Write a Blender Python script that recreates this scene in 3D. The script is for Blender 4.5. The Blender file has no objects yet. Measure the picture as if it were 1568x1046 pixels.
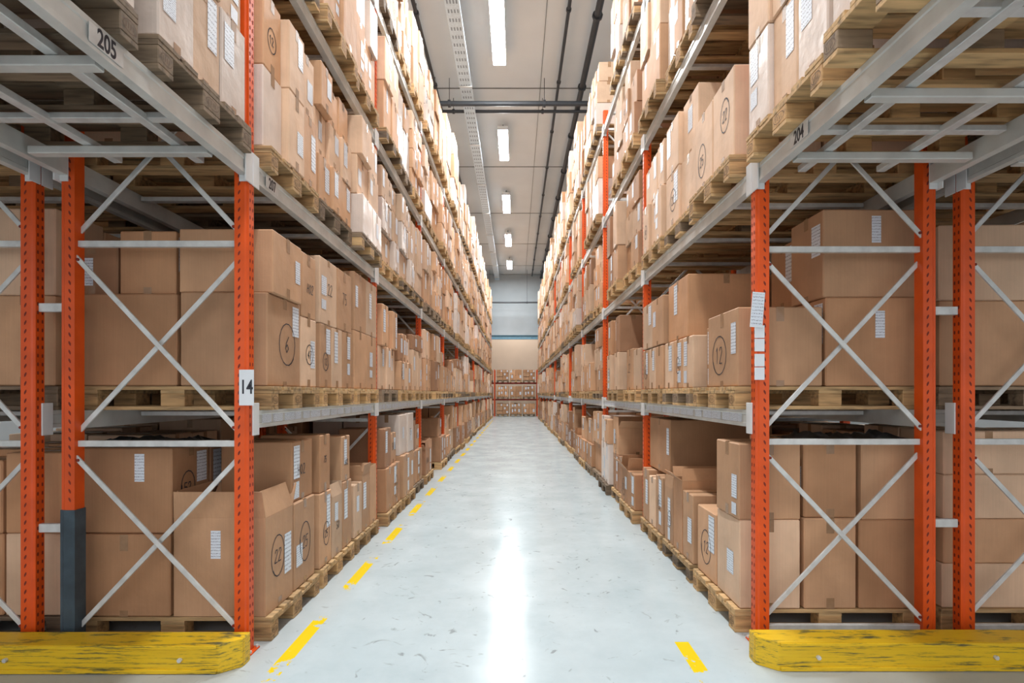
import bpy, math, random
from mathutils import Vector, Matrix
random.seed(7)
scene = bpy.context.scene
COL = scene.collection
try:
    scene.view_settings.view_transform = 'Standard'
    scene.view_settings.look = 'None'
    scene.view_settings.exposure = 0.70
except Exception as e:
    print('view', e)

# ------------------------------------------------------------------ materials
def new_mat(name):
    m = bpy.data.materials.new(name); m.use_nodes = True
    nt = m.node_tree
    b = nt.nodes['Principled BSDF']
    return m, nt, b
def N(nt, t, **kw):
    n = nt.nodes.new(t)
    for k, v in kw.items():
        setattr(n, k, v)
    return n
def ramp(nt, stops):
    r = nt.nodes.new('ShaderNodeValToRGB')
    el = r.color_ramp.elements
    el[0].position, el[0].color = stops[0][0], stops[0][1]
    el[1].position, el[1].color = stops[-1][0], stops[-1][1]
    for p, c in stops[1:-1]:
        e = el.new(p); e.color = c
    return r
def c4(c): return (c[0], c[1], c[2], 1)

def mat_simple(name, col, rough=0.5, metal=0.0, var=0.12, scale=6, bump=0.0, emis=None):
    m, nt, b = new_mat(name)
    tc = N(nt, 'ShaderNodeTexCoord')
    no = N(nt, 'ShaderNodeTexNoise'); no.inputs['Scale'].default_value = scale; no.inputs['Detail'].default_value = 5
    nt.links.new(tc.outputs['Object'], no.inputs['Vector'])
    lo = c4([max(0, x*(1-var)) for x in col]); hi = c4([min(1, x*(1+var)) for x in col])
    r = ramp(nt, [(0.3, lo), (0.7, hi)])
    nt.links.new(no.outputs['Fac'], r.inputs['Fac'])
    nt.links.new(r.outputs['Color'], b.inputs['Base Color'])
    b.inputs['Roughness'].default_value = rough
    b.inputs['Metallic'].default_value = metal
    if bump:
        bp = N(nt, 'ShaderNodeBump'); bp.inputs['Strength'].default_value = bump; bp.inputs['Distance'].default_value = 0.01
        nt.links.new(no.outputs['Fac'], bp.inputs['Height']); nt.links.new(bp.outputs['Normal'], b.inputs['Normal'])
    if emis:
        b.inputs['Emission Color'].default_value = c4(emis[0]); b.inputs['Emission Strength'].default_value = emis[1]
    return m

def mat_cardboard(name, col, rough=0.62):
    m, nt, b = new_mat(name)
    tc = N(nt, 'ShaderNodeTexCoord'); oi = N(nt, 'ShaderNodeObjectInfo')
    add = N(nt, 'ShaderNodeVectorMath', operation='ADD')
    nt.links.new(tc.outputs['Object'], add.inputs[0]); nt.links.new(oi.outputs['Random'], add.inputs[1])
    no = N(nt, 'ShaderNodeTexNoise'); no.inputs['Scale'].default_value = 2.6; no.inputs['Detail'].default_value = 6
    nt.links.new(add.outputs[0], no.inputs['Vector'])
    r = ramp(nt, [(0.3, c4([x*0.84 for x in col])), (0.72, c4([min(1, x*1.14) for x in col]))])
    nt.links.new(no.outputs['Fac'], r.inputs['Fac'])
    mp = N(nt, 'ShaderNodeMapping'); mp.inputs['Scale'].default_value = (60, 60, 1.5)
    nt.links.new(tc.outputs['Object'], mp.inputs['Vector'])
    n2 = N(nt, 'ShaderNodeTexNoise'); n2.inputs['Scale'].default_value = 2.0; n2.inputs['Detail'].default_value = 2
    nt.links.new(mp.outputs[0], n2.inputs['Vector'])
    hs = N(nt, 'ShaderNodeHueSaturation')
    mr = N(nt, 'ShaderNodeMapRange'); mr.inputs['To Min'].default_value = 0.84; mr.inputs['To Max'].default_value = 1.18
    nt.links.new(oi.outputs['Random'], mr.inputs['Value']); nt.links.new(mr.outputs[0], hs.inputs['Value'])
    nt.links.new(r.outputs['Color'], hs.inputs['Color'])
    mx = N(nt, 'ShaderNodeMixRGB', blend_type='MULTIPLY'); mx.inputs[0].default_value = 0.15
    nt.links.new(hs.outputs[0], mx.inputs[1]); nt.links.new(n2.outputs['Fac'], mx.inputs[2])
    nt.links.new(mx.outputs[0], b.inputs['Base Color'])
    b.inputs['Roughness'].default_value = rough
    b.inputs['Specular IOR Level'].default_value = 0.25
    bp = N(nt, 'ShaderNodeBump'); bp.inputs['Strength'].default_value = 0.5; bp.inputs['Distance'].default_value = 0.035
    nt.links.new(no.outputs['Fac'], bp.inputs['Height']); nt.links.new(bp.outputs['Normal'], b.inputs['Normal'])
    return m

def mat_wood(name, col, lo=.6):
    m, nt, b = new_mat(name)
    tc = N(nt, 'ShaderNodeTexCoord'); oi = N(nt, 'ShaderNodeObjectInfo')
    mp = N(nt, 'ShaderNodeMapping'); mp.inputs['Scale'].default_value = (2.5, 22, 22)
    nt.links.new(tc.outputs['Object'], mp.inputs['Vector']); nt.links.new(oi.outputs['Random'], mp.inputs['Location'])
    no = N(nt, 'ShaderNodeTexNoise'); no.inputs['Scale'].default_value = 1.6; no.inputs['Detail'].default_value = 6
    nt.links.new(mp.outputs[0], no.inputs['Vector'])
    r = ramp(nt, [(0.28, c4([x*0.4 for x in col])), (0.5, c4(col)), (0.75, c4([min(1, x*1.3) for x in col]))])
    nt.links.new(no.outputs['Fac'], r.inputs['Fac'])
    hs = N(nt, 'ShaderNodeHueSaturation')
    mr = N(nt, 'ShaderNodeMapRange'); mr.inputs['To Min'].default_value = lo; mr.inputs['To Max'].default_value = 1.15
    nt.links.new(oi.outputs['Random'], mr.inputs['Value']); nt.links.new(mr.outputs[0], hs.inputs['Value'])
    nt.links.new(r.outputs['Color'], hs.inputs['Color']); nt.links.new(hs.outputs[0], b.inputs['Base Color'])
    b.inputs['Roughness'].default_value = 0.75
    bp = N(nt, 'ShaderNodeBump'); bp.inputs['Strength'].default_value = 0.3; bp.inputs['Distance'].default_value = 0.004
    nt.links.new(no.outputs['Fac'], bp.inputs['Height']); nt.links.new(bp.outputs['Normal'], b.inputs['Normal'])
    return m

def mat_label():
    m, nt, b = new_mat('printed_label')
    uv = N(nt, 'ShaderNodeUVMap'); sp = N(nt, 'ShaderNodeSeparateXYZ')
    nt.links.new(uv.outputs[0], sp.inputs[0])
    mp = N(nt, 'ShaderNodeMapping'); mp.inputs['Scale'].default_value = (9, 22, 1)
    nt.links.new(uv.outputs[0], mp.inputs['Vector'])
    no = N(nt, 'ShaderNodeTexNoise'); no.inputs['Scale'].default_value = 1.6; no.inputs['Detail'].default_value = 1
    nt.links.new(mp.outputs[0], no.inputs['Vector'])
    mu = N(nt, 'ShaderNodeMath', operation='MULTIPLY'); mu.inputs[1].default_value = 60
    nt.links.new(sp.outputs[1], mu.inputs[0])
    si = N(nt, 'ShaderNodeMath', operation='SINE'); nt.links.new(mu.outputs[0], si.inputs[0])
    g1 = N(nt, 'ShaderNodeMath', operation='GREATER_THAN'); g1.inputs[1].default_value = 0.35; nt.links.new(si.outputs[0], g1.inputs[0])
    g2 = N(nt, 'ShaderNodeMath', operation='GREATER_THAN'); g2.inputs[1].default_value = 0.52; nt.links.new(no.outputs['Fac'], g2.inputs[0])
    an = N(nt, 'ShaderNodeMath', operation='MULTIPLY'); nt.links.new(g1.outputs[0], an.inputs[0]); nt.links.new(g2.outputs[0], an.inputs[1])
    mx = N(nt, 'ShaderNodeMixRGB'); mx.inputs[1].default_value = (0.72, 0.77, 0.84, 1); mx.inputs[2].default_value = (0.2, 0.2, 0.24, 1)
    nt.links.new(an.outputs[0], mx.inputs[0]); nt.links.new(mx.outputs[0], b.inputs['Base Color'])
    b.inputs['Roughness'].default_value = 0.4
    return m

M = {}
M['card1'] = mat_cardboard('cardboard_tan', (0.60, 0.35, 0.20))
M['card2'] = mat_cardboard('cardboard_warm', (0.53, 0.285, 0.15))
M['card3'] = mat_cardboard('cardboard_pale', (0.70, 0.48, 0.325))
M['card4'] = mat_cardboard('cardboard_brown', (0.38, 0.20, 0.11))
M['wrap'] = mat_cardboard('cardboard_in_stretch_film', (0.74, 0.62, 0.54), 0.3)
M['tape'] = mat_simple('packing_tape', (0.34, 0.20, 0.11), 0.25, 0, 0.1, 30)
M['label'] = mat_label()
M['ink'] = mat_simple('marker_ink', (0.03, 0.03, 0.04), 0.6)
M['stamp'] = mat_simple('burned_stamp', (0.12, 0.06, 0.03), 0.7)
M['paper'] = mat_simple('white_paper', (0.76, 0.79, 0.82), 0.5, 0, 0.03)
M['wood'] = mat_wood('pallet_wood', (0.56, 0.36, 0.17), .7)
M['block'] = mat_wood('pallet_block_wood', (0.54, 0.32, 0.14), .7)
M['woodold'] = mat_wood('weathered_pallet_wood', (0.27, 0.19, 0.12), .6)
M['orange'] = mat_simple('orange_powder_coat', (0.74, 0.088, 0.006), 0.4, 0, 0.14, 5)
M['slot'] = mat_simple('upright_slot_dark', (0.20, 0.025, 0.012), 0.8)
M['galv'] = mat_simple('galvanised_steel', (0.64, 0.645, 0.63), 0.42, 0.15, 0.15, 14)
M['beam'] = mat_simple('grey_painted_beam', (0.60, 0.605, 0.575), 0.38, 0.05, 0.12, 7)
M['slate'] = mat_simple('slate_blue_guard', (0.045, 0.07, 0.09), 0.5, 0, 0.3, 12)
M['dark'] = mat_simple('dark_pipe_paint', (0.03, 0.034, 0.04), 0.5)
M['tray'] = mat_simple('zinc_cable_tray', (0.54, 0.64, 0.72), 0.4, 0.1, 0.1, 20)
M['trayhole'] = mat_simple('cable_tray_perforation', (0.22, 0.27, 0.32), 0.6)
M['blue'] = mat_simple('blue_steel', (0.14, 0.30, 0.40), 0.45)
M['ceil'] = mat_simple('ceiling_panel', (0.64, 0.675, 0.69), 0.8, 0, 0.05, 0.7)
M['ceilseam'] = mat_simple('ceiling_panel_seam', (0.18, 0.18, 0.17), 0.8)
M['wall'] = mat_simple('wall_paint_grey', (0.42, 0.47, 0.50), 0.8, 0, 0.08, 0.8)
M['wallwarm'] = mat_simple('wall_paint_cream', (0.85, 0.72, 0.62), 0.8, 0, 0.05, 0.8)
M['lamp'] = mat_simple('lamp_diffuser', (0.9, 0.9, 0.9), 0.5, emis=((0.95, 0.985, 1.0), 120))
M['lampwarm'] = mat_simple('lamp_diffuser_warm', (0.9, 0.9, 0.9), 0.5, emis=((1.0, 0.90, 0.78), 110))
M['white'] = mat_simple('white_enamel', (0.74, 0.75, 0.75), 0.4, 0, 0.03)
def mat_film():
    m, nt, b = new_mat('black_plastic_film')
    b.inputs['Base Color'].default_value = (0.012, 0.012, 0.014, 1); b.inputs['Roughness'].default_value = 0.28
    return m
M['film'] = mat_film()

def mat_yellow():
    m, nt, b = new_mat('scuffed_yellow_paint')
    tc = N(nt, 'ShaderNodeTexCoord'); mp = N(nt, 'ShaderNodeMapping'); mp.inputs['Scale'].default_value = (3.0, 14, 60)
    nt.links.new(tc.outputs['Object'], mp.inputs['Vector'])
    no = N(nt, 'ShaderNodeTexNoise'); no.inputs['Scale'].default_value = 1.3; no.inputs['Detail'].default_value = 9; no.inputs['Roughness'].default_value = 0.75
    nt.links.new(mp.outputs[0], no.inputs['Vector'])
    r = ramp(nt, [(0.36, (0.05, 0.055, 0.04, 1)), (0.43, (0.35, 0.26, 0.02, 1)), (0.475, (0.76, 0.47, 0.01, 1)), (0.8, (0.82, 0.57, 0.015, 1))])
    nt.links.new(no.outputs['Fac'], r.inputs['Fac']); nt.links.new(r.outputs['Color'], b.inputs['Base Color'])
    b.inputs['Roughness'].default_value = 0.45
    return m
M['yellow'] = mat_yellow()

def mat_floor():
    m, nt, b = new_mat('polished_concrete_floor')
    L = nt.links.new
    tc = N(nt, 'ShaderNodeTexCoord')
    sp = N(nt, 'ShaderNodeSeparateXYZ'); L(tc.outputs['Object'], sp.inputs[0])
    n1 = N(nt, 'ShaderNodeTexNoise'); n1.inputs['Scale'].default_value = 1.6; n1.inputs['Detail'].default_value = 9; n1.inputs['Roughness'].default_value = 0.7
    L(tc.outputs['Object'], n1.inputs['Vector'])
    r1 = ramp(nt, [(0.28, (0.45, 0.54, 0.57, 1)), (0.72, (0.57, 0.66, 0.69, 1))])
    L(n1.outputs['Fac'], r1.inputs['Fac'])
    n2 = N(nt, 'ShaderNodeTexNoise'); n2.inputs['Scale'].default_value = 5.5; n2.inputs['Detail'].default_value = 6; n2.inputs['Distortion'].default_value = 2.2
    L(tc.outputs['Object'], n2.inputs['Vector'])
    r2 = ramp(nt, [(0.635, (0, 0, 0, 1)), (0.71, (1, 1, 1, 1))]); L(n2.outputs['Fac'], r2.inputs['Fac'])
    m1 = N(nt, 'ShaderNodeMath', operation='MULTIPLY'); m1.inputs[1].default_value = 0.7; L(r2.outputs[0], m1.inputs[0])
    mx = N(nt, 'ShaderNodeMixRGB'); mx.inputs[2].default_value = (0.22, 0.24, 0.25, 1)
    L(m1.outputs[0], mx.inputs[0]); L(r1.outputs[0], mx.inputs[1])
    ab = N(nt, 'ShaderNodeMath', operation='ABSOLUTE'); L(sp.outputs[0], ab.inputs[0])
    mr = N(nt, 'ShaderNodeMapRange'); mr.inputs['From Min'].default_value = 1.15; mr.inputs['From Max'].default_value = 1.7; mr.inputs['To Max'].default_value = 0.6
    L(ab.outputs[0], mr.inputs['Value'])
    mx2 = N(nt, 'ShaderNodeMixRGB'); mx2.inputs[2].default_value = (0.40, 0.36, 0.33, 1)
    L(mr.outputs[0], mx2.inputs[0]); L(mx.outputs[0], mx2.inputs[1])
    def band(x0, hw, ymin, ymax):
        s = N(nt, 'ShaderNodeMath', operation='SUBTRACT'); s.inputs[1].default_value = x0; L(sp.outputs[0], s.inputs[0])
        a = N(nt, 'ShaderNodeMath', operation='ABSOLUTE'); L(s.outputs[0], a.inputs[0])
        l = N(nt, 'ShaderNodeMath', operation='LESS_THAN'); l.inputs[1].default_value = hw; L(a.outputs[0], l.inputs[0])
        g = N(nt, 'ShaderNodeMath', operation='GREATER_THAN'); g.inputs[1].default_value = ymin; L(sp.outputs[1], g.inputs[0])
        h = N(nt, 'ShaderNodeMath', operation='LESS_THAN'); h.inputs[1].default_value = ymax; L(sp.outputs[1], h.inputs[0])
        p = N(nt, 'ShaderNodeMath', operation='MULTIPLY'); L(l.outputs[0], p.inputs[0]); L(g.outputs[0], p.inputs[1])
        q = N(nt, 'ShaderNodeMath', operation='MULTIPLY'); L(p.outputs[0], q.inputs[0]); L(h.outputs[0], q.inputs[1])
        return q
    b1 = band(-1.30, 0.042, 1.0, 30); b2 = band(1.0, 0.042, 2.3, 3.25)
    bs = N(nt, 'ShaderNodeMath', operation='ADD'); L(b1.outputs[0], bs.inputs[0]); L(b2.outputs[0], bs.inputs[1])
    n3 = N(nt, 'ShaderNodeTexNoise'); n3.inputs['Scale'].default_value = 9; n3.inputs['Detail'].default_value = 7; n3.inputs['Roughness'].default_value = 0.7
    L(tc.outputs['Object'], n3.inputs['Vector'])
    ms = N(nt, 'ShaderNodeMath', operation='MULTIPLY_ADD'); ms.inputs[1].default_value = 2*math.pi/1.25; ms.inputs[2].default_value = 2*math.pi*(0.25-3.25/1.25); L(sp.outputs[1], ms.inputs[0])
    sn = N(nt, 'ShaderNodeMath', operation='SINE'); L(ms.outputs[0], sn.inputs[0])
    md = N(nt, 'ShaderNodeMath', operation='MULTIPLY_ADD'); md.inputs[1].default_value = 0.16; L(sn.outputs[0], md.inputs[0]); L(n3.outputs['Fac'], md.inputs[2])
    g3 = N(nt, 'ShaderNodeMath', operation='GREATER_THAN'); g3.inputs[1].default_value = 0.50; L(md.outputs[0], g3.inputs[0])
    ym = N(nt, 'ShaderNodeMath', operation='MULTIPLY'); L(bs.outputs[0], ym.inputs[0]); L(g3.outputs[0], ym.inputs[1])
    mx3 = N(nt, 'ShaderNodeMixRGB'); mx3.inputs[2].default_value = (0.84, 0.60, 0.01, 1)
    L(ym.outputs[0], mx3.inputs[0]); L(mx2.outputs[0], mx3.inputs[1])
    L(mx3.outputs[0], b.inputs['Base Color'])
    rr = N(nt, 'ShaderNodeMapRange'); rr.inputs['From Min'].default_value = 0.3; rr.inputs['From Max'].default_value = 0.7; rr.inputs['To Min'].default_value = 0.14; rr.inputs['To Max'].default_value = 0.24
    L(n1.outputs['Fac'], rr.inputs['Value']); L(rr.outputs[0], b.inputs['Roughness'])
    b.inputs['Specular IOR Level'].default_value = 0.2
    bp = N(nt, 'ShaderNodeBump'); bp.inputs['Strength'].default_value = 0.05; bp.inputs['Distance'].default_value = 0.01
    L(n1.outputs['Fac'], bp.inputs['Height']); L(bp.outputs['Normal'], b.inputs['Normal'])
    return m
M['floor'] = mat_floor()

# ------------------------------------------------------------------ mesh builder
class MB:
    def __init__(s): s.v=[]; s.f=[]; s.m=[]; s.uv=[]; s.slots=[]
    def slot(s, k):
        if k not in s.slots: s.slots.append(k)
        return s.slots.index(k)
    def face(s, pts, mat, uv=None):
        i = len(s.v); s.v.extend([tuple(p) for p in pts]); n = len(pts)
        s.f.append(tuple(range(i, i+n))); s.m.append(s.slot(mat)); s.uv.append(uv or [(0, 0)]*n)
    def cbox(s, c, d, mat, ch=0.004, rz=0.0, mx=None):
        hx, hy, hz = d[0]/2, d[1]/2, d[2]/2
        ch = min(ch, hx*0.5, hy*0.5, hz*0.5)
        cr, sr = math.cos(rz), math.sin(rz)
        idx = {}
        for sx in (-1, 1):
            for sy in (-1, 1):
                for sz in (-1, 1):
                    for a in range(3):
                        p = [sx*(hx-ch), sy*(hy-ch), sz*(hz-ch)]
                        p[a] = (sx, sy, sz)[a]*(hx, hy, hz)[a]
                        if mx is not None:
                            q = mx @ Vector(p)
                            q = (q.x+c[0], q.y+c[1], q.z+c[2])
                        else:
                            q = (c[0]+p[0]*cr-p[1]*sr, c[1]+p[0]*sr+p[1]*cr, c[2]+p[2])
                        idx[(sx, sy, sz, a)] = len(s.v); s.v.append(q)
        ms = s.slot(mat)
        def af(l):
            s.f.append(tuple(l)); s.m.append(ms); s.uv.append([(0, 0)]*len(l))
        for sg in (-1, 1):
            l = [idx[(sg, -1, -1, 0)], idx[(sg, 1, -1, 0)], idx[(sg, 1, 1, 0)], idx[(sg, -1, 1, 0)]]; af(l if sg > 0 else l[::-1])
            l = [idx[(-1, sg, -1, 1)], idx[(1, sg, -1, 1)], idx[(1, sg, 1, 1)], idx[(-1, sg, 1, 1)]]; af(l[::-1] if sg > 0 else l)
            l = [idx[(-1, -1, sg, 2)], idx[(1, -1, sg, 2)], idx[(1, 1, sg, 2)], idx[(-1, 1, sg, 2)]]; af(l if sg > 0 else l[::-1])
        for a in (-1, 1):
            for b in (-1, 1):
                l = [idx[(a, b, -1, 0)], idx[(a, b, 1, 0)], idx[(a, b, 1, 1)], idx[(a, b, -1, 1)]]; af(l if a*b < 0 else l[::-1])
                l = [idx[(a, -1, b, 0)], idx[(a, 1, b, 0)], idx[(a, 1, b, 2)], idx[(a, -1, b, 2)]]; af(l if a*b > 0 else l[::-1])
                l = [idx[(-1, a, b, 1)], idx[(1, a, b, 1)], idx[(1, a, b, 2)], idx[(-1, a, b, 2)]]; af(l if a*b < 0 else l[::-1])
        for a in (-1, 1):
            for b in (-1, 1):
                for c_ in (-1, 1):
                    l = [idx[(a, b, c_, 0)], idx[(a, b, c_, 1)], idx[(a, b, c_, 2)]]
                    af(l if a*b*c_ > 0 else l[::-1])
    def bar(s, p0, p1, w, t, mat, up=(0, 1, 0), ch=0.002):
        p0 = Vector(p0); p1 = Vector(p1); d = p1-p0; L = d.length; z = d.normalized()
        y = Vector(up); y = (y - z*y.dot(z)).normalized(); x = y.cross(z)
        R = Matrix((x, y, z)).transposed()
        s.cbox((p0+p1)/2, (w, t, L), mat, ch, mx=R)
    def prism(s, poly, z0, z1, mat, off=(0, 0), axis='z'):
        n = len(poly)
        def P(a, b, z):
            if axis == 'z': return (a+off[0], b+off[1], z)
            if axis == 'y': return (a+off[0], z, b+off[1])
            return (z, a+off[0], b+off[1])
        for i in range(n):
            a, b = poly[i], poly[(i+1) % n]
            s.face([P(a[0], a[1], z0), P(b[0], b[1], z0), P(b[0], b[1], z1), P(a[0], a[1], z1)], mat)
        s.face([P(p[0], p[1], z1) for p in poly], mat); s.face([P(p[0], p[1], z0) for p in poly][::-1], mat)
    def tube(s, p0, p1, r, mat, n=10):
        p0 = Vector(p0); p1 = Vector(p1); z = (p1-p0).normalized()
        y = Vector((0, 0, 1)) if abs(z.z) < 0.9 else Vector((1, 0, 0)); x = y.cross(z).normalized(); y = z.cross(x)
        c = [x*math.cos(2*math.pi*i/n)*r + y*math.sin(2*math.pi*i/n)*r for i in range(n)]
        for i in range(n):
            j = (i+1) % n; s.face([p0+c[i], p0+c[j], p1+c[j], p1+c[i]], mat)
        s.face([p1+q for q in c], mat); s.face([p0+q for q in c][::-1], mat)
    def mesh(s, name):
        me = bpy.data.meshes.new(name); me.from_pydata(s.v, [], s.f)
        for k in s.slots: me.materials.append(M[k])
        me.polygons.foreach_set('material_index', s.m)
        uvl = me.uv_layers.new(name='UVMap')
        flat = [c for f in s.uv for p in f for c in p]
        uvl.data.foreach_set('uv', flat)
        me.update(); return me

def obj(name, me, loc=(0, 0, 0), rz=0, parent=None):
    o = bpy.data.objects.new(name, me); o.location = loc; o.rotation_euler = (0, 0, rz)
    COL.objects.link(o)
    if parent: o.parent = parent
    return o
def empty(name, loc=(0, 0, 0)):
    o = bpy.data.objects.new(name, None); o.location = loc; o.empty_display_size = 0.2; COL.objects.link(o); return o

# ------------------------------------------------------------------ cartons
DIG = {'2': [(0, .8), (.15, 1), (.5, 1), (.6, .75), (0, 0), (.65, 0)], '5': [(.6, 1), (.05, 1), (0, .55), (.5, .55), (.6, .25), (.35, 0), (0, .05)],
       'S': [(.6, .9), (.3, 1), (0, .8), (.1, .55), (.5, .45), (.6, .2), (.3, 0), (0, .1)], '7': [(0, 1), (.6, 1), (.2, 0)], '1': [(.1, .8), (.35, 1), (.35, 0)],
       'H': [(0, 0), (0, 1), (0, .5), (.55, .5), (.55, 1), (.55, 0)], 'W': [(0, 1), (.15, 0), (.35, .6), (.5, 0), (.7, 1)], 'O': [(.3, 0), (0, .3), (0, .7), (.3, 1), (.6, .7), (.6, .3), (.3, 0)],
       '4': [(.45, 0), (.45, 1), (0, .35), (.65, .35)], '6': [(.5, 1), (.1, .6), (0, .25), (.3, 0), (.6, .25), (.3, .5), (.05, .3)]}
def ribbon(mb, O, U, V, nrm, pts, w, mat='ink'):
    for a, b in zip(pts, pts[1:]):
        d = Vector((b[0]-a[0], b[1]-a[1])); L = d.length
        if L < 1e-6: continue
        d /= L; p = Vector((-d.y, d.x))*w/2; e = d*w*0.3
        q = [(a[0]-e.x+p.x, a[1]-e.y+p.y), (a[0]-e.x-p.x, a[1]-e.y-p.y), (b[0]+e.x-p.x, b[1]+e.y-p.y), (b[0]+e.x+p.x, b[1]+e.y+p.y)]
        mb.face([O+U*t[0]+V*t[1]+nrm*0.002 for t in q], mat)
def rect_on(mb, O, U, V, nrm, u0, v0, u1, v1, mat, off=0.0015, uv=False):
    P = [O+U*u0+V*v0+nrm*off, O+U*u1+V*v0+nrm*off, O+U*u1+V*v1+nrm*off, O+U*u0+V*v1+nrm*off]
    r = random.random()*7
    mb.face(P, mat, [(r, r), (r+1, r), (r+1, r+1), (r, r+1)] if uv else None)
def scribble(mb, O, U, V, n, w, h, rng):
    cx, cy = w*rng.uniform(.4, .6), h*rng.uniform(.4, .6); r = min(w, h)*rng.uniform(.17, .25)
    k = 18; st = 0.007
    if rng.random() < .7:
        e1 = rng.uniform(1.1, 1.6); ph = rng.uniform(0, 6)
        ribbon(mb, O, U, V, n, [(cx+(r+.006*i/k)*math.cos(ph+2*math.pi*i/k), cy+r*e1*math.sin(ph+2*math.pi*i/k)) for i in range(k+3)], st)
        txt = rng.choice(['22', '25', '47', '6', '12', '52'])
        hh = r*0.9
    else:
        txt = rng.choice(['SHOW', '22', '75', 'SO', 'HO2']); hh = r*1.1
    tw = len(txt)*hh*0.62
    sl = rng.uniform(-.1, .3)
    for i, chh in enumerate(txt):
        ribbon(mb, O, U, V, n, [(cx-tw/2+i*hh*.65+(p[0]+sl*p[1])*hh*.7, cy-hh/2+p[1]*hh) for p in DIG[chh]], st)

def carton(mb, x0, x1, y0, y1, z0, z1, tone, rng, rz=None, labels=True, mark=0.12, openf=False, lab_front=0.12, labp=0.8):
    g = 0.005
    cx, cy, cz = (x0+x1)/2, (y0+y1)/2, (z0+z1)/2
    dx, dy, dz = x1-x0-2*g, y1-y0-2*g, z1-z0-0.002
    if rz is None: rz = rng.uniform(-.018, .018)
    cr, sr = math.cos(rz), math.sin(rz)
    def W(x, y, z): return Vector((cx+x*cr-y*sr, cy+x*sr+y*cr, z))
    def D(x, y, z): return Vector((x*cr-y*sr, x*sr+y*cr, z))
    zt = cz+dz/2; zb = cz-dz/2
    if openf:
        t = 0.006
        R = Matrix.Rotation(rz, 3, 'Z')
        def wall(px, py, sx, sy): mb.cbox(W(px, py, cz), (sx, sy, dz), tone, 0.002, mx=R)
        wall(dx/2-t/2, 0, t, dy); wall(-dx/2+t/2, 0, t, dy); wall(0, dy/2-t/2, dx-2*t, t); wall(0, -dy/2+t/2, dx-2*t, t)
        mb.cbox(W(0, 0, zb+.004), (dx-2*t, dy-2*t, .006), tone, 0.001, mx=R)
        fl = min(dx, dy)*0.42
        for ex, ey, hw in ((1, 0, dy/2), (-1, 0, dy/2), (0, 1, dx/2), (0, -1, dx/2)):
            an = rng.uniform(0.6, 1.35)
            if rng.random() < .3: an = rng.uniform(1.3, 1.9)
            hx = ex*(dx/2-t/2); hy = ey*(dy/2-t/2)
            T = (-ey, ex)
            o = D(ex, ey, 0)*math.cos(an)*fl + Vector((0, 0, math.sin(an)*fl))
            nn = o.normalized().cross(D(T[0], T[1], 0)).normalized()*t/2
            A = W(hx+T[0]*hw, hy+T[1]*hw, zt); B = W(hx-T[0]*hw, hy-T[1]*hw, zt)
            tap = D(T[0], T[1], 0)*0.012
            ring1 = [A+nn, B+nn, B+o+tap+nn, A+o-tap+nn]; ring2 = [p-2*nn for p in ring1]
            mb.face(ring1, tone); mb.face(ring2[::-1], tone)
            for i in range(4):
                j = (i+1) % 4; mb.face([ring1[i], ring2[i], ring2[j], ring1[j]], tone)
    else:
        mb.cbox((cx, cy, cz), (dx, dy, dz), tone, 0.007, rz)
    tw = 0.025; long_x = dx >= dy
    if not openf:
        if long_x:
            mb.face([W(-dx/2, -tw, zt+.0012), W(dx/2, -tw, zt+.0012), W(dx/2, tw, zt+.0012), W(-dx/2, tw, zt+.0012)], 'tape')
        else:
            mb.face([W(-tw, -dy/2, zt+.0012), W(tw, -dy/2, zt+.0012), W(tw, dy/2, zt+.0012), W(-tw, dy/2, zt+.0012)], 'tape')
    for (nx, ny) in ((1, 0), (0, -1), (0, 1), (-1, 0)):
        n = D(nx, ny, 0); w = dy if nx else dx
        U = D(-ny, nx, 0)
        O = W(nx*dx/2, ny*dy/2, zb) - U*w/2
        V = Vector((0, 0, 1))
        isend = (nx != 0) == long_x
        if isend or rng.random() < .4:
            if not openf: rect_on(mb, O, U, V, n, w/2-tw, dz-rng.uniform(.05, .1), w/2+tw, dz, 'tape', 0.0012)
            rect_on(mb, O, U, V, n, w/2-tw, 0, w/2+tw, rng.uniform(.03, .07), 'tape', 0.0012)
        if labels and nx == 1:
            if rng.random() < labp:
                lw = min(rng.choice([.08, .1, .11]), w*.38); lh = min(rng.choice([.15, .2, .26]), dz*.55)
                u = rng.choice([.03, w-lw-.03, w-lw-.03, w*rng.uniform(.2, .5)]); u = min(u, w-lw-.01)
                v = min(dz*rng.uniform(.25, .65), dz-lh-.03)
                rect_on(mb, O, U, V, n, u, v, u+lw, v+lh, 'label', 0.0018, True)
                if rng.random() < .3 and dz > .4:
                    v2 = max(.02, v-lh*.6-.02); rect_on(mb, O, U, V, n, u, v2, u+lw*.9, v2+min(lh*.5, v-v2-.01), 'label', 0.0018, True)
            if rng.random() < mark: scribble(mb, O, U, V, n, w, dz, rng)
        if ny and labels and rng.random() < lab_front:
            lw = .06; lh = .17; u = w*rng.uniform(.12, .75); v = max(.02, dz-lh-rng.uniform(.03, .12))
            rect_on(mb, O, U, V, n, u, v, u+lw, v+lh, 'label', 0.0018, True)
        if nx == -1 and labels and rng.random() < .2:
            rect_on(mb, O, U, V, n, .05, dz*.5, .15, dz*.8, 'label', 0.0018, True)

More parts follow.
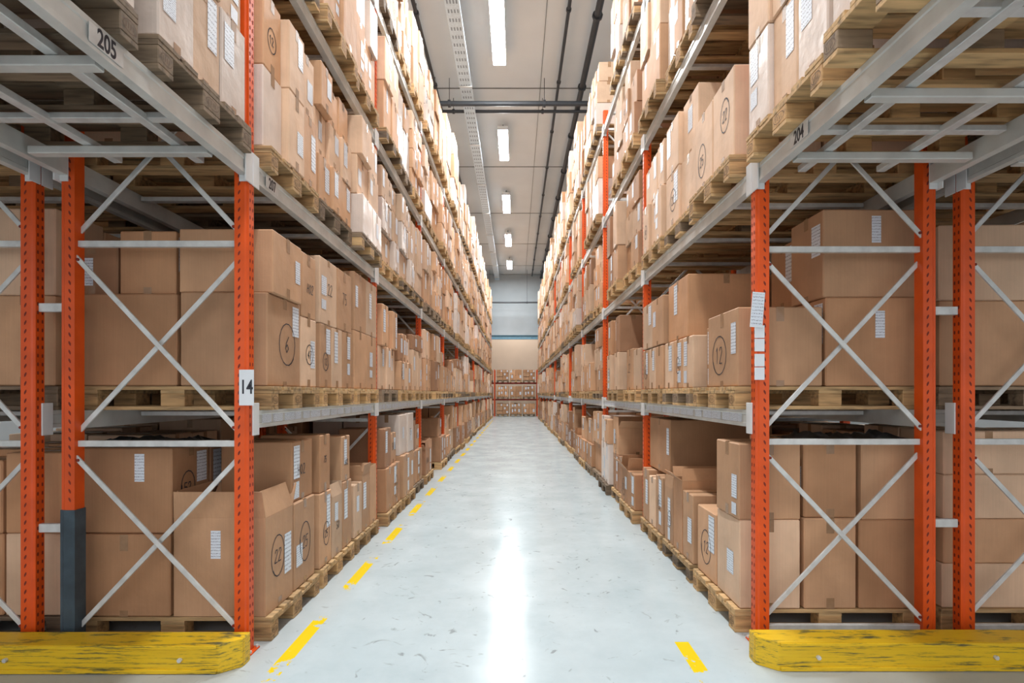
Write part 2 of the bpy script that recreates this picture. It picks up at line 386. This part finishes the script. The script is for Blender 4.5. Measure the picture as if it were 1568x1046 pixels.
TONES = ['card1', 'card1', 'card2', 'card3', 'card3', 'card4']
def layer(mb, z, h, nx, ny, rng, depth=1.18, width=.78, mark=.1, labp=.8, tone=None, hole=0.0, tonel=TONES, hv=0):
    xs = [depth/2 - depth*i/nx for i in range(nx+1)]
    ys = [-width/2 + width*i/ny for i in range(ny+1)]
    t0 = tone or rng.choice(tonel)
    for i in range(nx):
        for j in range(ny):
            if rng.random() < hole: continue
            t = t0 if rng.random() < .65 else rng.choice(tonel)
            carton(mb, xs[i+1]+.006, xs[i]+rng.uniform(-.04, .02)*(i == 0), ys[j], ys[j+1], z, z+h-(rng.random()*hv), t, rng, mark=mark if i == 0 else 0, labels=(i == 0 or ny == 1), labp=labp)

LAY = [[(.54, 2, 2), (.54, 2, 2)], [(.5, 3, 3), (.5, 3, 3)], [(.37, 2, 2), (.37, 2, 2), (.37, 2, 2)], [(.56, 2, 3), (.52, 2, 3)],
       [(.6, 2, 2), (.42, 2, 2)], [(.28, 2, 2)]*4, [(.55, 3, 2), (.55, 3, 2)], [(.45, 2, 2), (.6, 2, 3)], [(.36, 3, 3), (.36, 3, 3), (.36, 3, 3)],
       [(.5, 2, 1), (.58, 2, 2)], [(.33, 2, 1), (.7, 2, 2)]]
LOW = [[(.54, 2, 2)], [(.38, 2, 3), (.38, 2, 3)], [(.6, 2, 2), (.25, 2, 2)], [(.5, 3, 3), (.3, 2, 2)]]
TALL = [[(.54, 2, 2)]*3, [(.4, 2, 3)]*4, [(.56, 2, 3)]*3, [(.5, 2, 2)]*3, [(.55, 3, 2), (.55, 3, 2), (.35, 2, 2)], [(.62, 2, 2), (.62, 2, 2)]]
def mkstack(layout, seed, hole_top=0, tonel=TONES):
    rng = random.Random(seed); mb = MB(); z = 0.0015
    for k, (h, nx, ny) in enumerate(layout):
        last = k == len(layout)-1
        layer(mb, z, h, nx, ny, rng, hole=(hole_top if last else 0), tonel=tonel, hv=.06 if last else 0); z += h+.001
    return mb.mesh('stack_mesh')
S_STD = [mkstack(LAY[i % len(LAY)], 100+i, 0.2 if i % 3 == 2 else 0, TONES if i < 14 else ['card3', 'card1', 'wrap', 'card3']) for i in range(26)]
S_LOW = [mkstack(LOW[i % len(LOW)], 200+i, .25) for i in range(6)]
S_TALL = [mkstack(TALL[i % len(TALL)], 300+i, .2, ['card3', 'card1', 'wrap', 'card3']) for i in range(9)]
S_WRAP = [mkstack(LAY[i], 400+i, 0, ['wrap', 'wrap', 'card3']) for i in range(4)]
S_R2 = [mkstack([(.62, 2, 2)], 711, 0, ['card1', 'card3']), mkstack([(.48, 2, 2), (.52, 2, 2)], 712, 0, ['card1', 'card3']), mkstack([(.5, 2, 3), (.45, 2, 3)], 713, 0, ['card3'])]

def mkopen(seed):
    rng = random.Random(seed); mb = MB()
    t = rng.choice(['card1', 'card2', 'card2', 'card4'])
    nx, ny, h = rng.choice([(2, 2, .56), (2, 2, .5), (3, 2, .42), (2, 3, .6)])
    W_ = .78
    for i in range(nx):
        for j in range(ny):
            x1 = .59-1.18*i/nx; x0 = x1-1.18/nx; y0 = -W_/2+W_*j/ny; y1 = y0+W_/ny
            op = rng.random() < .45
            carton(mb, x0+.01, x1-.01, y0+.01, y1-.01, .0015, h, t, rng, openf=op, mark=.35)
            if not op and rng.random() < .7:
                h2 = rng.uniform(.3, .5)
                carton(mb, x0+.03, x1-rng.uniform(.0, .06), y0+.015, y1-.015, h+.001, h+h2, rng.choice([t, 'card1', 'card4']), rng, rz=rng.uniform(-.04, .04), openf=rng.random() < .4 and h2 < .4, mark=.3)
    return mb.mesh('open_stack_mesh')
S_OPEN = [mkopen(500+i) for i in range(10)]

# ------------------------------------------------------------------ pallet (1.2 x 0.8 x 0.144)
def mkpallet(seed, wood='wood', block='block'):
    rng = random.Random(seed); mb = MB()
    for y, w in ((-.35, .1), (0, .145), (.35, .1)):
        mb.cbox((0, y*1.0, .011), (1.2, w, .022), wood, .002)
    for x in (-.5275, 0, .5275):
        for y, w in ((-.35, .1), (0, .145), (.35, .1)):
            mb.cbox((x, y, .061), (.145, w, .078), block, .004)
            if x > .5:
                O = Vector((.6, y-w/2, .022)); U = Vector((0, 1, 0)); V = Vector((0, 0, 1)); n = Vector((1, 0, 0))
                ribbon(mb, O, U, V, n, [(w/2+w*.38*math.cos(a*math.pi/6), .039+.024*math.sin(a*math.pi/6)) for a in range(13)], .003, 'stamp')
                for q in range(4): ribbon(mb, O, U, V, n, [(w*(.28+.13*q), .03), (w*(.28+.13*q), .048)], .004, 'stamp')
    for x in (-.5275, 0, .5275):
        mb.cbox((x, 0, .111), (.145, .8, .022), wood, .002)
    for y, w in ((-.3275, .145), (-.17, .1), (0, .145), (.17, .1), (.3275, .145)):
        mb.cbox((rng.uniform(-.003, .003), y, .133), (1.2, w, .022), wood, .002)
    return mb.mesh('pallet_mesh')
PAL = [mkpallet(0), mkpallet(1), mkpallet(2), mkpallet(3, 'wood', 'woodold')]
PALOLD = [mkpallet(5, 'woodold', 'wood'), mkpallet(6, 'woodold', 'woodold'), mkpallet(7, 'woodold', 'woodold')]

# ------------------------------------------------------------------ racks
XL, XR = -1.58, 1.475
YL, YR = 3.13, 3.25
BAY = 2.8; NB = 11
LV = [1.40, 2.86, 4.36, 5.86]
POST = [(-.04, -.036), (.018, -.036), (.026, -.029), (.040, -.029), (.040, .029), (.026, .029), (.018, .036), (-.04, .036)]
def slots(mb, cx, z0, z1, sgn):
    z = z0+.04
    while z < z1-.05:
        for yy in (-.037, .037):
            pts = [(-.012, .0), (-.006, .012), (.004, .012), (.010, .0), (.004, -.014), (-.004, -.014)]
            P = [(cx+sgn*(-.012+p[0]*.6+p[1]*.35), yy, z+p[1]*1.0) for p in pts]
            mb.face(P if yy < 0 else P[::-1], 'slot')
        for yy in (-.015, .015):
            mb.face([(cx+sgn*.0408, yy+a*.005, z+.01+b*.010) for a, b in ((-1, -1), (1, -1), (1.2, .6), (0, 1.3), (-1.2, .6))], 'slot')
        z += .05
def mkframe(h, depth=1.0, guard=False):
    mb = MB()
    for cx, sg in ((0, 1), (-depth, -1)):
        poly = [(p[0]*sg, p[1]) for p in POST]
        if sg < 0: poly = poly[::-1]
        if guard and sg < 0:
            mb.prism(poly, .83, h, 'orange', (cx, 0))
            mb.prism([(p[0]*1.12, p[1]*1.12) for p in poly], .008, .83, 'slate', (cx, 0))
            slots(mb, cx, .85, h, sg)
        else:
            mb.prism(poly, .008, h, 'orange', (cx, 0)); slots(mb, cx, .02, h, sg)
        mb.cbox((cx, 0, .004), (.13, .11, .008), 'orange', .002)
        for yb in (-.05, .05): mb.tube((cx+sg*.054, yb*.8, .008), (cx+sg*.054, yb*.8, .022), .008, 'galv', 6)
    zs = [0.09] + [1.21+1.16*k for k in range(8)]
    zs = [z for z in zs if z < h-.1]
    for k, z in enumerate(zs):
        mb.bar((-.04, 0, z), (-depth+.04, 0, z), .036, .028, 'galv')
        if k+1 < len(zs):
            a, b = z+.075, zs[k+1]-.075
            if k == 0: a = .14
            mb.bar((-.03, -.016, a), (-depth+.03, -.016, b), .028, .012, 'galv')
            mb.bar((-.03, .016, b), (-depth+.03, .016, a), .028, .012, 'galv')
            for px, pz, py in ((-.05, a+.02, -.024), (-depth+.05, b-.02, -.024), (-.05, b-.02, .024), (-depth+.05, a+.02, .024)):
                mb.tube((px, py-.006, pz), (px, py+.006, pz), .009, 'slot', 6)
    return mb.mesh('upright_frame_mesh')
FR = mkframe(6.15); FRG = mkframe(6.15, guard=True)

def mkbeam(stick, ties=True, inner=False):
    mb = MB()
    for x, s in ((0.0, 1), (-1.0, -1)):
        prof = [(-.024, -.105), (.024, -.105), (.024, -.082), (.019, -.078), (.019, -.028), (.024, -.022), (.024, 0), (-.024, 0)]
        poly = [(p[0]*s, p[1]) for p in prof]
        mb.prism(poly if s < 0 else poly[::-1], .045, BAY-.045, 'beam', (x+s*.016, 0), axis='y')
        for yy in (.042, BAY-.042):
            mb.cbox((x+s*.045, yy, -.05), (.009, .075, .19), 'white', .003)
            mb.cbox((x+s*.016, yy, -.05), (.05, .006, .18), 'white', .002)
    if ties:
        for yy in (.55, 1.4, 2.25):
            mb.cbox((-.5, yy, -.035), (.94, .05, .03), 'galv', .003)
    if inner:
        for yy in (.35, .95, 1.75, 2.5):
            mb.cbox((-.5, yy, -.085), (.94, .055, .04), 'beam', .004)
        for x in (-.2, -.66):
            mb.cbox((x, 1.4, -.045), (.05, 2.6, .035), 'galv', .003)
    if stick:
        rng = random.Random(stick); y = .14
        while y < BAY-.25:
            w = rng.uniform(.1, .2)
            O = Vector((.0355, y, -.08)); rect_on(mb, O, Vector((0, 1, 0)), Vector((0, 0, 1)), Vector((1, 0, 0)), 0, 0, w, .055, 'label', .0012, True)
            y += w+rng.uniform(.004, .05)
    return mb.mesh('beam_level_mesh')
BM0 = mkbeam(3); BM1 = mkbeam(0); BMX = mkbeam(0, inner=True)

def build_rack(side, xf, y0, nb, cross=True, rowb=False):
    rz = 0 if side < 0 else math.pi
    root = empty('pallet_rack', (xf, y0, 0))
    def ch(name, me, y, z, r): return obj(name, me, (0, y, z), r, root)
    for k in range(-1 if cross else 0, nb+1):
        ch('upright_frame', FRG if (side < 0 and not rowb and k == 0) else FR, k*BAY, 0, rz)
    for k in range(-1 if cross else 0, nb):
        for li, z in enumerate(LV):
            if k < 0 and li == 0: continue
            me = BMX if k < 0 else (BM0 if li == 0 else BM1)
            ch('shelf_beams', me, k*BAY if rz == 0 else (k+1)*BAY, z, rz)
    return root
rA_L = build_rack(-1, XL, YL, NB)
rA_R = build_rack(1, XR, YR, NB)
rB_L = build_rack(1, XL-2.23, YL, 4, rowb=True)
rB_R = build_rack(-1, XR+2.23, YR, 4, rowb=True)
mb = MB()
for k in range(0, 4):
    for z in (.72, 2.0, 3.4, 5.0):
        mb.cbox((0, k*BAY, z), (.145, .03, .05), 'galv', .003)
sp = mb.mesh('row_spacer_mesh')
obj('row_spacers', sp, (-1.115, 0, 0), 0, rA_L); obj('row_spacers', sp, (1.115, 0, 0), 0, rA_R)

prng = random.Random(11)
def pallet(x, y, z, rz, old=False):
    return obj('wooden_pallet', prng.choice(PALOLD if old or prng.random() < .22 else PAL), (x, y, z+.001), rz)
def load(x, y, z, rz, me, old=False, push=0):
    j = prng.uniform(-.014, .014)
    dx = math.cos(rz)*(push+prng.uniform(-.04, .04))
    pallet(x+dx, y, z, rz+j, old)
    obj('stacked_cardboard_boxes', me, (x+dx, y, z+.146), rz+j+prng.uniform(-.008, .008))

def one(side, x, y, z, u0, u1, w0, w1, h0, h1, tone, **kw):
    rng = random.Random(hash((round(u0*100), round(w0*100), round(h0*100), round(x*10), round(y*10), round(z*10))))
    mb = MB()
    kw.setdefault('mark', .3); kw.setdefault('lab_front', .25)
    X1 = .6-u0; X0 = .6-u1
    if side < 0: Y0, Y1 = -.4+w0, -.4+w1
    else: Y0, Y1 = .4-w1, .4-w0
    cx, cy = (X0+X1)/2, (Y0+Y1)/2
    carton(mb, X0-cx, X1-cx, Y0-cy, Y1-cy, 0, h1-h0, tone, rng, rz=rng.uniform(-.015, .015), **kw)
    r = 0 if side < 0 else math.pi
    s = 1 if side < 0 else -1
    obj('cardboard_box', mb.mesh('cardboard_box_mesh'), (x+s*cx, y+s*cy, z+.1465+h0), r)

def slot_y(y0, bay, k): return y0+bay*BAY+.525+.875*k

NEAR = {
 (-1, 0, 0): [(.03, .60, .0, .40, 0, .60, 'card1', dict(mark=1, openf=True)), (.61, 1.18, .0, .40, 0, .50, 'card2', {}), (.03, .60, .41, .8, 0, .60, 'card1', {}), (.61, 1.18, .41, .8, 0, .5, 'card2', {}),
              (.61, 1.19, .02, .42, .5, 1.02, 'card2', dict(lab_front=1)), (.05, .55, .43, .8, .6, 1.02, 'card2', dict(mark=1)), (.61, 1.1, .43, .8, .5, 1.0, 'card4', {})],
 (-1, 0, 1): [(.02, .5, .0, .26, 0, .58, 'card1', {}), (.02, .5, .27, .53, 0, .5, 'card3', dict(openf=True)), (.02, .5, .54, .8, 0, .58, 'card1', {}), (.51, 1.1, .0, .4, 0, .5, 'card2', {}), (.51, 1.1, .41, .8, 0, .5, 'card2', {}),
              (.03, .5, .02, .26, .58, 1.03, 'card2', {}), (.03, .5, .54, .78, .58, .98, 'card1', {}), (.51, 1.1, .0, .4, .5, .9, 'card4', {})],
 (-1, 0, 2): [(.02, .5, .0, .26, 0, .5, 'card3', {}), (.02, .5, .27, .53, 0, .55, 'card1', dict(openf=True)), (.02, .5, .54, .8, 0, .5, 'card1', dict(openf=True)), (.51, 1.1, .0, .4, 0, .6, 'card2', {}), (.51, 1.1, .41, .8, 0, .6, 'card2', {})],
 (-1, 1, 0): [(.02, .56, .0, .5, 0, .57, 'card1', dict(mark=1)), (.57, 1.18, .0, .4, 0, .56, 'card2', {}), (.57, 1.18, .41, .8, 0, .56, 'card2', {}), (.02, .56, .51, .8, 0, .5, 'card3', {}),
              (.0, .58, .02, .48, .57, .96, 'card1', dict(labp=1)), (.6, .95, .03, .4, .56, .95, 'card2', {}), (.97, 1.3, .05, .4, .56, .88, 'card4', dict(lab_front=1)), (.02, .4, .52, .79, .5, .96, 'card1', {})],
 (-1, 1, 1): [(.02, .5, .0, .26, 0, .5, 'card1', dict(mark=1)), (.02, .5, .27, .53, 0, .5, 'card3', {}), (.02, .5, .54, .8, 0, .5, 'card1', {}), (.51, 1.1, .0, .4, 0, .5, 'card2', {}), (.51, 1.1, .41, .8, 0, .5, 'card2', {}),
              (.02, .5, .0, .39, .5, 1.02, 'card3', dict(mark=.8)), (.02, .5, .4, .8, .5, 1.02, 'card1', dict(mark=.8)), (.51, 1.1, .0, .4, .5, 1.0, 'card2', {})],
 (-1, 1, 2): [(.02, .6, .0, .4, 0, .55, 'card1', {}), (.02, .6, .41, .8, 0, .55, 'card1', {}), (.61, 1.18, .0, .8, 0, .5, 'card2', {}), (.02, .6, .0, .4, .55, 1.1, 'card1', {}), (.02, .6, .41, .8, .55, 1.1, 'card3', {})],
 (1, 0, 0): [(.03, .42, .0, .40, 0, .56, 'card3', dict(labp=1)), (.43, .77, .0, .4, 0, .57, 'card1', {}), (.78, 1.20, .0, .4, 0, .56, 'card2', {}), (.03, .42, .41, .8, 0, .5, 'card1', {}), (.43, 1.18, .41, .8, 0, .56, 'card2', {}),
             (.02, .42, .0, .38, .56, 1.04, 'card1', dict(labp=1)), (.44, .78, .01, .4, .57, 1.04, 'card2', {}), (.79, 1.2, .0, .4, .56, 1.05, 'card1', {}), (.43, 1.18, .41, .8, .56, 1.04, 'card2', {})],
 (1, 0, 1): [(.02, .5, .0, .26, 0, .55, 'card1', {}), (.02, .5, .27, .53, 0, .62, 'card2', dict(openf=True)), (.02, .5, .54, .8, 0, .5, 'card1', dict(openf=True)), (.51, 1.1, .0, .4, 0, .5, 'card2', {}), (.51, 1.1, .41, .8, 0, .6, 'card2', {})],
 (1, 0, 2): [(.02, .5, .0, .26, 0, .55, 'card1', dict(mark=1)), (.02, .5, .27, .53, 0, .5, 'card3', {}), (.02, .5, .54, .8, 0, .55, 'card1', {}), (.51, 1.1, .0, .4, 0, .5, 'card2', {}), (.51, 1.1, .41, .8, 0, .5, 'card2', {}), (.1, 1.1, .05, .8, .56, 1.1, 'card2', {})],
 (1, 1, 0): [(.02, .56, .0, .55, 0, .5, 'card1', dict(mark=1, labp=1)), (.57, 1.18, .0, .42, 0, .56, 'card2', dict(lab_front=1)), (.57, 1.18, .43, .8, 0, .56, 'card2', {}), (.1, .55, .56, .8, 0, .46, 'card2', {}),
             (.56, 1.22, .02, .42, .56, 1.12, 'card1', dict(lab_front=1)), (.6, 1.15, .43, .8, .56, 1.05, 'card2', {})],
 (1, 1, 1): [(.02, .5, .0, .26, 0, .42, 'card3', {}), (.02, .5, .27, .53, 0, .42, 'card1', {}), (.02, .5, .54, .8, 0, .42, 'card3', {}), (.51, 1.1, .0, .8, 0, .42, 'card2', {}), (.05, .7, .2, .8, .43, .95, 'card2', dict(labp=1)), (.75, 1.15, .1, .8, .43, .95, 'card4', {})],
 (1, 1, 2): [(.02, .5, .0, .26, 0, .42, 'card1', {}), (.02, .5, .27, .53, 0, .42, 'card3', {}), (.02, .5, .54, .8, 0, .42, 'card1', {}), (.51, 1.1, .0, .8, 0, .5, 'card2', {}), (.02, .5, .0, .39, .43, .9, 'card1', {}), (.02, .5, .4, .8, .43, .9, 'card3', {})],
}
SEQ = random.Random(5)
for side, xf, y0 in ((-1, XL, YL), (1, XR, YR)):
    rz = 0 if side < 0 else math.pi
    xc = xf + side*.5
    for bay in range(-1, NB):
        for lv in range(0, 5):
            if bay < 0 and lv < 2: continue
            z = 0 if lv == 0 else LV[lv-1]
            for k in range(3):
                y = slot_y(y0, bay, k)
                if bay < 0 and k == 0 and lv > 2: continue
                if bay == 0 and (side, lv, k) in NEAR:
                    pallet(xc, y, z, rz)
                    for b in NEAR[(side, lv, k)]:
                        one(side, xc, y, z, *b[:7], **b[7])
                    continue
                if side > 0 and bay == 1 and k == 2 and lv >= 1: continue
                if side > 0 and bay in (3, 5) and k == 2 and lv in (1, 3): continue
                if SEQ.random() < .03 and bay > 1: continue
                if side > 0 and bay == 0 and lv == 2: me = S_R2[k]
                elif lv == 0:
                    me = SEQ.choice(S_OPEN) if SEQ.random() < .75 else SEQ.choice(S_STD)
                elif lv == 1:
                    me = SEQ.choice(S_LOW) if SEQ.random() < .45 else SEQ.choice(S_STD)
                elif lv == 4:
                    me = SEQ.choice(S_TALL) if bay > 2 else SEQ.choice(S_STD)
                elif bay < 0:
                    me = SEQ.choice(S_WRAP)
                else:
                    me = SEQ.choice(S_STD)
                load(xc, y+(.04 if bay < 0 and k == 2 else 0), z, rz, me, old=(bay < 0 and side < 0), push=(.05 if bay < 0 and side > 0 else .01))
    xb = xf + side*1.73; rzb = rz+math.pi
    for bay in range(-1, 4):
        for lv in range(0, 3):
            if bay < 0 and lv < 2: continue
            z = 0 if lv == 0 else LV[lv-1]
            for k in range(3):
                load(xb, slot_y(y0, bay, k), z, rzb, SEQ.choice(S_STD[:9]), old=(bay < 0), push=.03)

def film(x, y, z, sx, sy, seed):
    rng = random.Random(seed); nx, ny = 22, 8; v = []; f = []
    H = [[rng.random() for _ in range(ny+1)] for _ in range(nx+1)]
    for i in range(nx+1):
        for j in range(ny+1):
            e = min(i, nx-i, 3)/3*min(j, ny-j, 2)/2
            v.append((-sx/2+sx*i/nx+rng.uniform(-.008, .008), -sy/2+sy*j/ny+rng.uniform(-.008, .008), .004+(.006+.035*H[i][j]**2+.018*math.sin(i*.7+seed)**2)*e))
    for i in range(nx):
        for j in range(ny):
            a = i*(ny+1)+j; f.append((a, a+ny+1, a+ny+2, a+1))
    me = bpy.data.meshes.new('film_mesh'); me.from_pydata(v, [], f); me.materials.append(M['film'])
    for p in me.polygons: p.use_smooth = True
    o = obj('black_plastic_film', me, (x, y, z)); s = o.modifiers.new('thick', 'SOLIDIFY'); s.thickness = .002; s.offset = 1
film(XL-.77, YL+.38, 1.172, .74, .34, 1)
film(XR+.72, YR+.34, 1.197, .8, .34, 2)

# ------------------------------------------------------------------ far end rack (across the aisle)
mbf = mkframe(3.1)
root = empty('pallet_rack', (0, 36.2, 0))
for x in (-4.25, -1.42, 1.42, 4.25):
    obj('upright_frame', mbf, (x, -.5, 0), -math.pi/2, root)
be = MB()
for yy in (-.5, .5):
    be.cbox((0, yy, -.05), (8.4, .05, .1), 'slot', .003)
bem = be.mesh('end_beam_mesh')
for z in (1.15, 2.25):
    obj('shelf_beams', bem, (0, 0, z), 0, root)
S_END = [mkstack(l, 600+i, 0, ['card1', 'card2']) for i, l in enumerate([[(.36, 2, 2), (.36, 2, 2)], [(.24, 2, 2)]*3, [(.37, 2, 3), (.37, 2, 3)]])]
for z in (0, 1.15, 2.25):
    for bx in (-2.83, 0, 2.83):
        for k in (-1, 0, 1):
            pallet(bx+k*.88, 36.2, z, -math.pi/2, True)
            obj('stacked_cardboard_boxes', SEQ.choice(S_END), (bx+k*.88, 36.2, z+.146), -math.pi/2)

# ------------------------------------------------------------------ room shell
def plane_box(name, x0, x1, y0, y1, z0, z1, mat):
    mb = MB(); mb.cbox((0, 0, 0), (x1-x0, y1-y0, z1-z0), mat, .001)
    return obj(name, mb.mesh(name+'_mesh'), ((x0+x1)/2, (y0+y1)/2, (z0+z1)/2))
HC = 9.25
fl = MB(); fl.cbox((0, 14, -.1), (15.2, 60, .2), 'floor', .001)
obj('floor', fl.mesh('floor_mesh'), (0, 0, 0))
plane_box('wall_left', -7.4, -7.2, -6, 40, 0, HC, 'wall')
plane_box('wall_right', 7.2, 7.4, -6, 40, 0, HC, 'wall')
plane_box('wall_back', -7.2, 7.2, 39.8, 40, 0, HC, 'wallwarm')
plane_box('wall_header', -7.2, 7.2, 34.9, 35.1, 5.3, HC-.02, 'wall')
mb = MB()
mb.cbox((0, 0, .12), (14.3, .2, .02), 'blue', .002); mb.cbox((0, 0, -.12), (14.3, .2, .02), 'blue', .002); mb.cbox((0, 0, 0), (14.3, .02, .22), 'blue', .002)
for x in range(-7, 8): mb.cbox((x, -.05, 0), (.02, .08, .22), 'blue', .002)
obj('blue_steel_beam', mb.mesh('blue_beam_mesh'), (0, 34.99, 5.16))
mb = MB(); mb.cbox((0, 17, HC+.1), (14.8, 46, .2), 'ceil', .001)
for y in [4.2+4.72*k for k in range(-2, 7)]:
    mb.cbox((0, y, HC-.006), (14.3, .035, .014), 'ceilseam', .001)
for x in (-4.2, .62, 4.8):
    mb.cbox((x, 17, HC-.005), (.012, 45, .012), 'ceilseam', .001)
obj('ceiling', mb.mesh('ceiling_mesh'))

def lamp(x, y, z=8.98, warm=False):
    mb = MB()
    mb.cbox((0, 0, .05), (.30, 2.06, .07), 'white', .01)
    mb.prism([(-.15, .015), (-.15, -.02), (.15, -.02), (.15, .015)], -1.0, 1.0, 'white', (0, 0), axis='y')
    mb.face([(-.135, -.99, -.022), (-.135, .99, -.022), (.135, .99, -.022), (.135, -.99, -.022)], 'lampwarm' if warm else 'lamp')
    for e in (-1.015, 1.015): mb.cbox((0, e, -.002), (.29, .03, .05), 'white', .006)
    for e in (-.7, .7): mb.cbox((0, e, .165), (.03, .03, .20), 'dark', .003)
    obj('fluorescent_ceiling_lamp', mb.mesh('lamp_mesh'), (x, y, z))
for k in range(-2, 5):
    lamp(-.37, 11.2+5.0*k)
for sx in (-5.6, 5.6):
    for k in range(-1, 1): lamp(sx, 11.2+5.0*k)
lamp(0, 37.6, 8.98, True)

mb = MB()
mb.cbox((0, 0, 0), (.28, 44, .006), 'tray', .001)
for s in (-.14, .14): mb.cbox((s, 0, .03), (.006, 44, .06), 'tray', .001)
y = -21.8
while y < 21.8:
    for x in (-.09, -.03, .03, .09):
        mb.face([(x-.014, y, -.004), (x-.014, y+.10, -.004), (x+.014, y+.10, -.004), (x+.014, y, -.004)], 'trayhole')
    y += .25
for k in range(-7, 8):
    for s in (-.15, .15): mb.cbox((s, k*3.0, .2), (.012, .012, .4), 'galv', .001)
    mb.cbox((0, k*3.0, -.02), (.32, .03, .03), 'galv', .001)
obj('cable_tray', mb.mesh('cable_tray_mesh'), (-1.2, 12.8, 8.83))

def pipe(name, pts, r, mat='dark', hang=True):
    mb = MB()
    for a, b in zip(pts, pts[1:]):
        mb.tube(a, b, r, mat, 12)
    a, b = Vector(pts[0]), Vector(pts[-1]); L = (b-a).length; n = int(L/2.5)
    for i in range(n+1):
        p = a+(b-a)*(i+.3)/(n+1)
        mb.tube(p-(b-a).normalized()*.03, p+(b-a).normalized()*.03, r*1.5, mat, 10)
        if hang: mb.tube(p, (p.x, p.y, HC-.002), .008, mat, 6)
    obj(name, mb.mesh(name+'_mesh'))
pipe('sprinkler_pipe', [(-1.98, -5, 9.05), (-1.98, 34.8, 9.05)], .04)
pipe('sprinkler_pipe', [(1.62, -5, 9.0), (1.62, 34.8, 9.0)], .07)
pipe('sprinkler_pipe', [(1.05, -5, 9.12), (1.05, 34.8, 9.12)], .035)
pipe('sprinkler_pipe', [(-7, 13.2, 8.62), (7, 13.2, 8.62)], .06)
pipe('sprinkler_pipe', [(-7, 14.1, 8.9), (7, 14.1, 8.9)], .04)
pipe('sprinkler_pipe', [(-7, 33.6, 7.2), (7, 33.6, 7.2)], .05)

# ------------------------------------------------------------------ yellow guards at the rack feet
def guard(x0, x1, y, d=.13, h=.155):
    mb = MB()
    w = x1-x0; sg = 1 if w > 0 else -1
    P = [(0, d*.5), (0, -d*.15), (sg*.09, -d/2-.03), (w, -d/2-.03), (w, d*.5)]
    area = sum(P[i][0]*P[(i+1) % 5][1]-P[(i+1) % 5][0]*P[i][1] for i in range(5))
    if area < 0: P = P[::-1]
    mb.prism(P, .002, h, 'yellow')
    mb.cbox((w/2, -d/2-.034, h-.012), (abs(w)-.2, .010, .02), 'yellow', .003)
    mb.cbox((w/2, -d/2-.034, .014), (abs(w)-.2, .010, .022), 'yellow', .003)
    for t in (.12, .5, .9):
        mb.tube((w*t, -d/2-.03, h*.5), (w*t, -d/2-.045, h*.5), .012, 'galv', 6)
    mb.cbox((sg*.012, d*.18, h*.5), (.03, d*.5, h+.008), 'yellow', .006)
    obj('yellow_rack_guard', mb.mesh('rack_guard_mesh'), (x0, y, 0))
guard(-1.50, -3.95, YL-.16)
guard(1.33, 3.85, YR-.25)

# ------------------------------------------------------------------ signs
def text_mesh(txt, size):
    cu = bpy.data.curves.new('t', 'FONT'); cu.body = txt; cu.size = size; cu.align_x = 'CENTER'; cu.align_y = 'CENTER'; cu.extrude = .0005; cu.offset = .0015
    o = bpy.data.objects.new('t', cu); COL.objects.link(o)
    bpy.context.view_layer.update()
    me = bpy.data.meshes.new_from_object(o.evaluated_get(bpy.context.evaluated_depsgraph_get()))
    bpy.data.objects.remove(o)
    me.materials.clear(); me.materials.append(M['ink']); return me
def sign(name, loc, w, h, txt, size, rot, back='paper', label=False):
    mb = MB(); mb.cbox((0, 0, 0), (w, h, .002), back, .0005)
    if label: rect_on(mb, Vector((-w*.45, -h*.45, .001)), Vector((1, 0, 0)), Vector((0, 1, 0)), Vector((0, 0, 1)), 0, 0, w*.9, h*.9, 'label', .0008, True)
    o = obj(name, mb.mesh(name+'_mesh'), loc); o.rotation_euler = rot
    if txt:
        t = obj('lettering', text_mesh(txt, size), (0, 0, .0017), 0, o)
        t.scale = (.85, 1.25, 1)
    return o
FACE = (math.pi/2, 0, 0)
sign('bay_number_sign', (XL+.035, YL-.046, 1.535), .085, .205, '14', .09, FACE)
sign('bay_notice_paper', (XR-.035, YR-.046, 2.0), .075, .21, None, 0, (math.pi/2, 0.08, 0), label=True)
for i, z in enumerate((1.87, 1.79, 1.70, 1.62)):
    sign('bay_label_sticker', (XR-.02, YR-.040, z), .06, .075, None, 0, FACE)
sign('beam_number_plate', (XL+.043, 2.02, LV[1]-.052), .17, .072, '205', .075, (math.pi/2, 0, math.pi/2), 'galv')
sign('beam_number_plate', (XR-.043, 2.72, LV[1]-.052), .17, .072, '204', .075, (math.pi/2, 0, -math.pi/2), 'galv')
sign('beam_number_plate', (XL+.043, YL+.26, LV[1]-.052), .17, .072, '207', .075, (math.pi/2, 0, math.pi/2), 'galv')

# ------------------------------------------------------------------ world + camera
w = bpy.data.worlds.new('World'); scene.world = w; w.use_nodes = True
w.node_tree.nodes['Background'].inputs[0].default_value = (.97, .985, 1.0, 1)
w.node_tree.nodes['Background'].inputs[1].default_value = 1.1

cam = bpy.data.cameras.new('camera'); co = bpy.data.objects.new('camera', cam); COL.objects.link(co)
co.location = (0, 0, 1.5); co.rotation_euler = (math.pi/2, 0, 0)
cam.sensor_width = 36; cam.lens = 840*36/1600
cam.shift_x = -6/1600; cam.shift_y = 81.5/1600
cam.clip_start = .05; cam.clip_end = 200
scene.camera = co
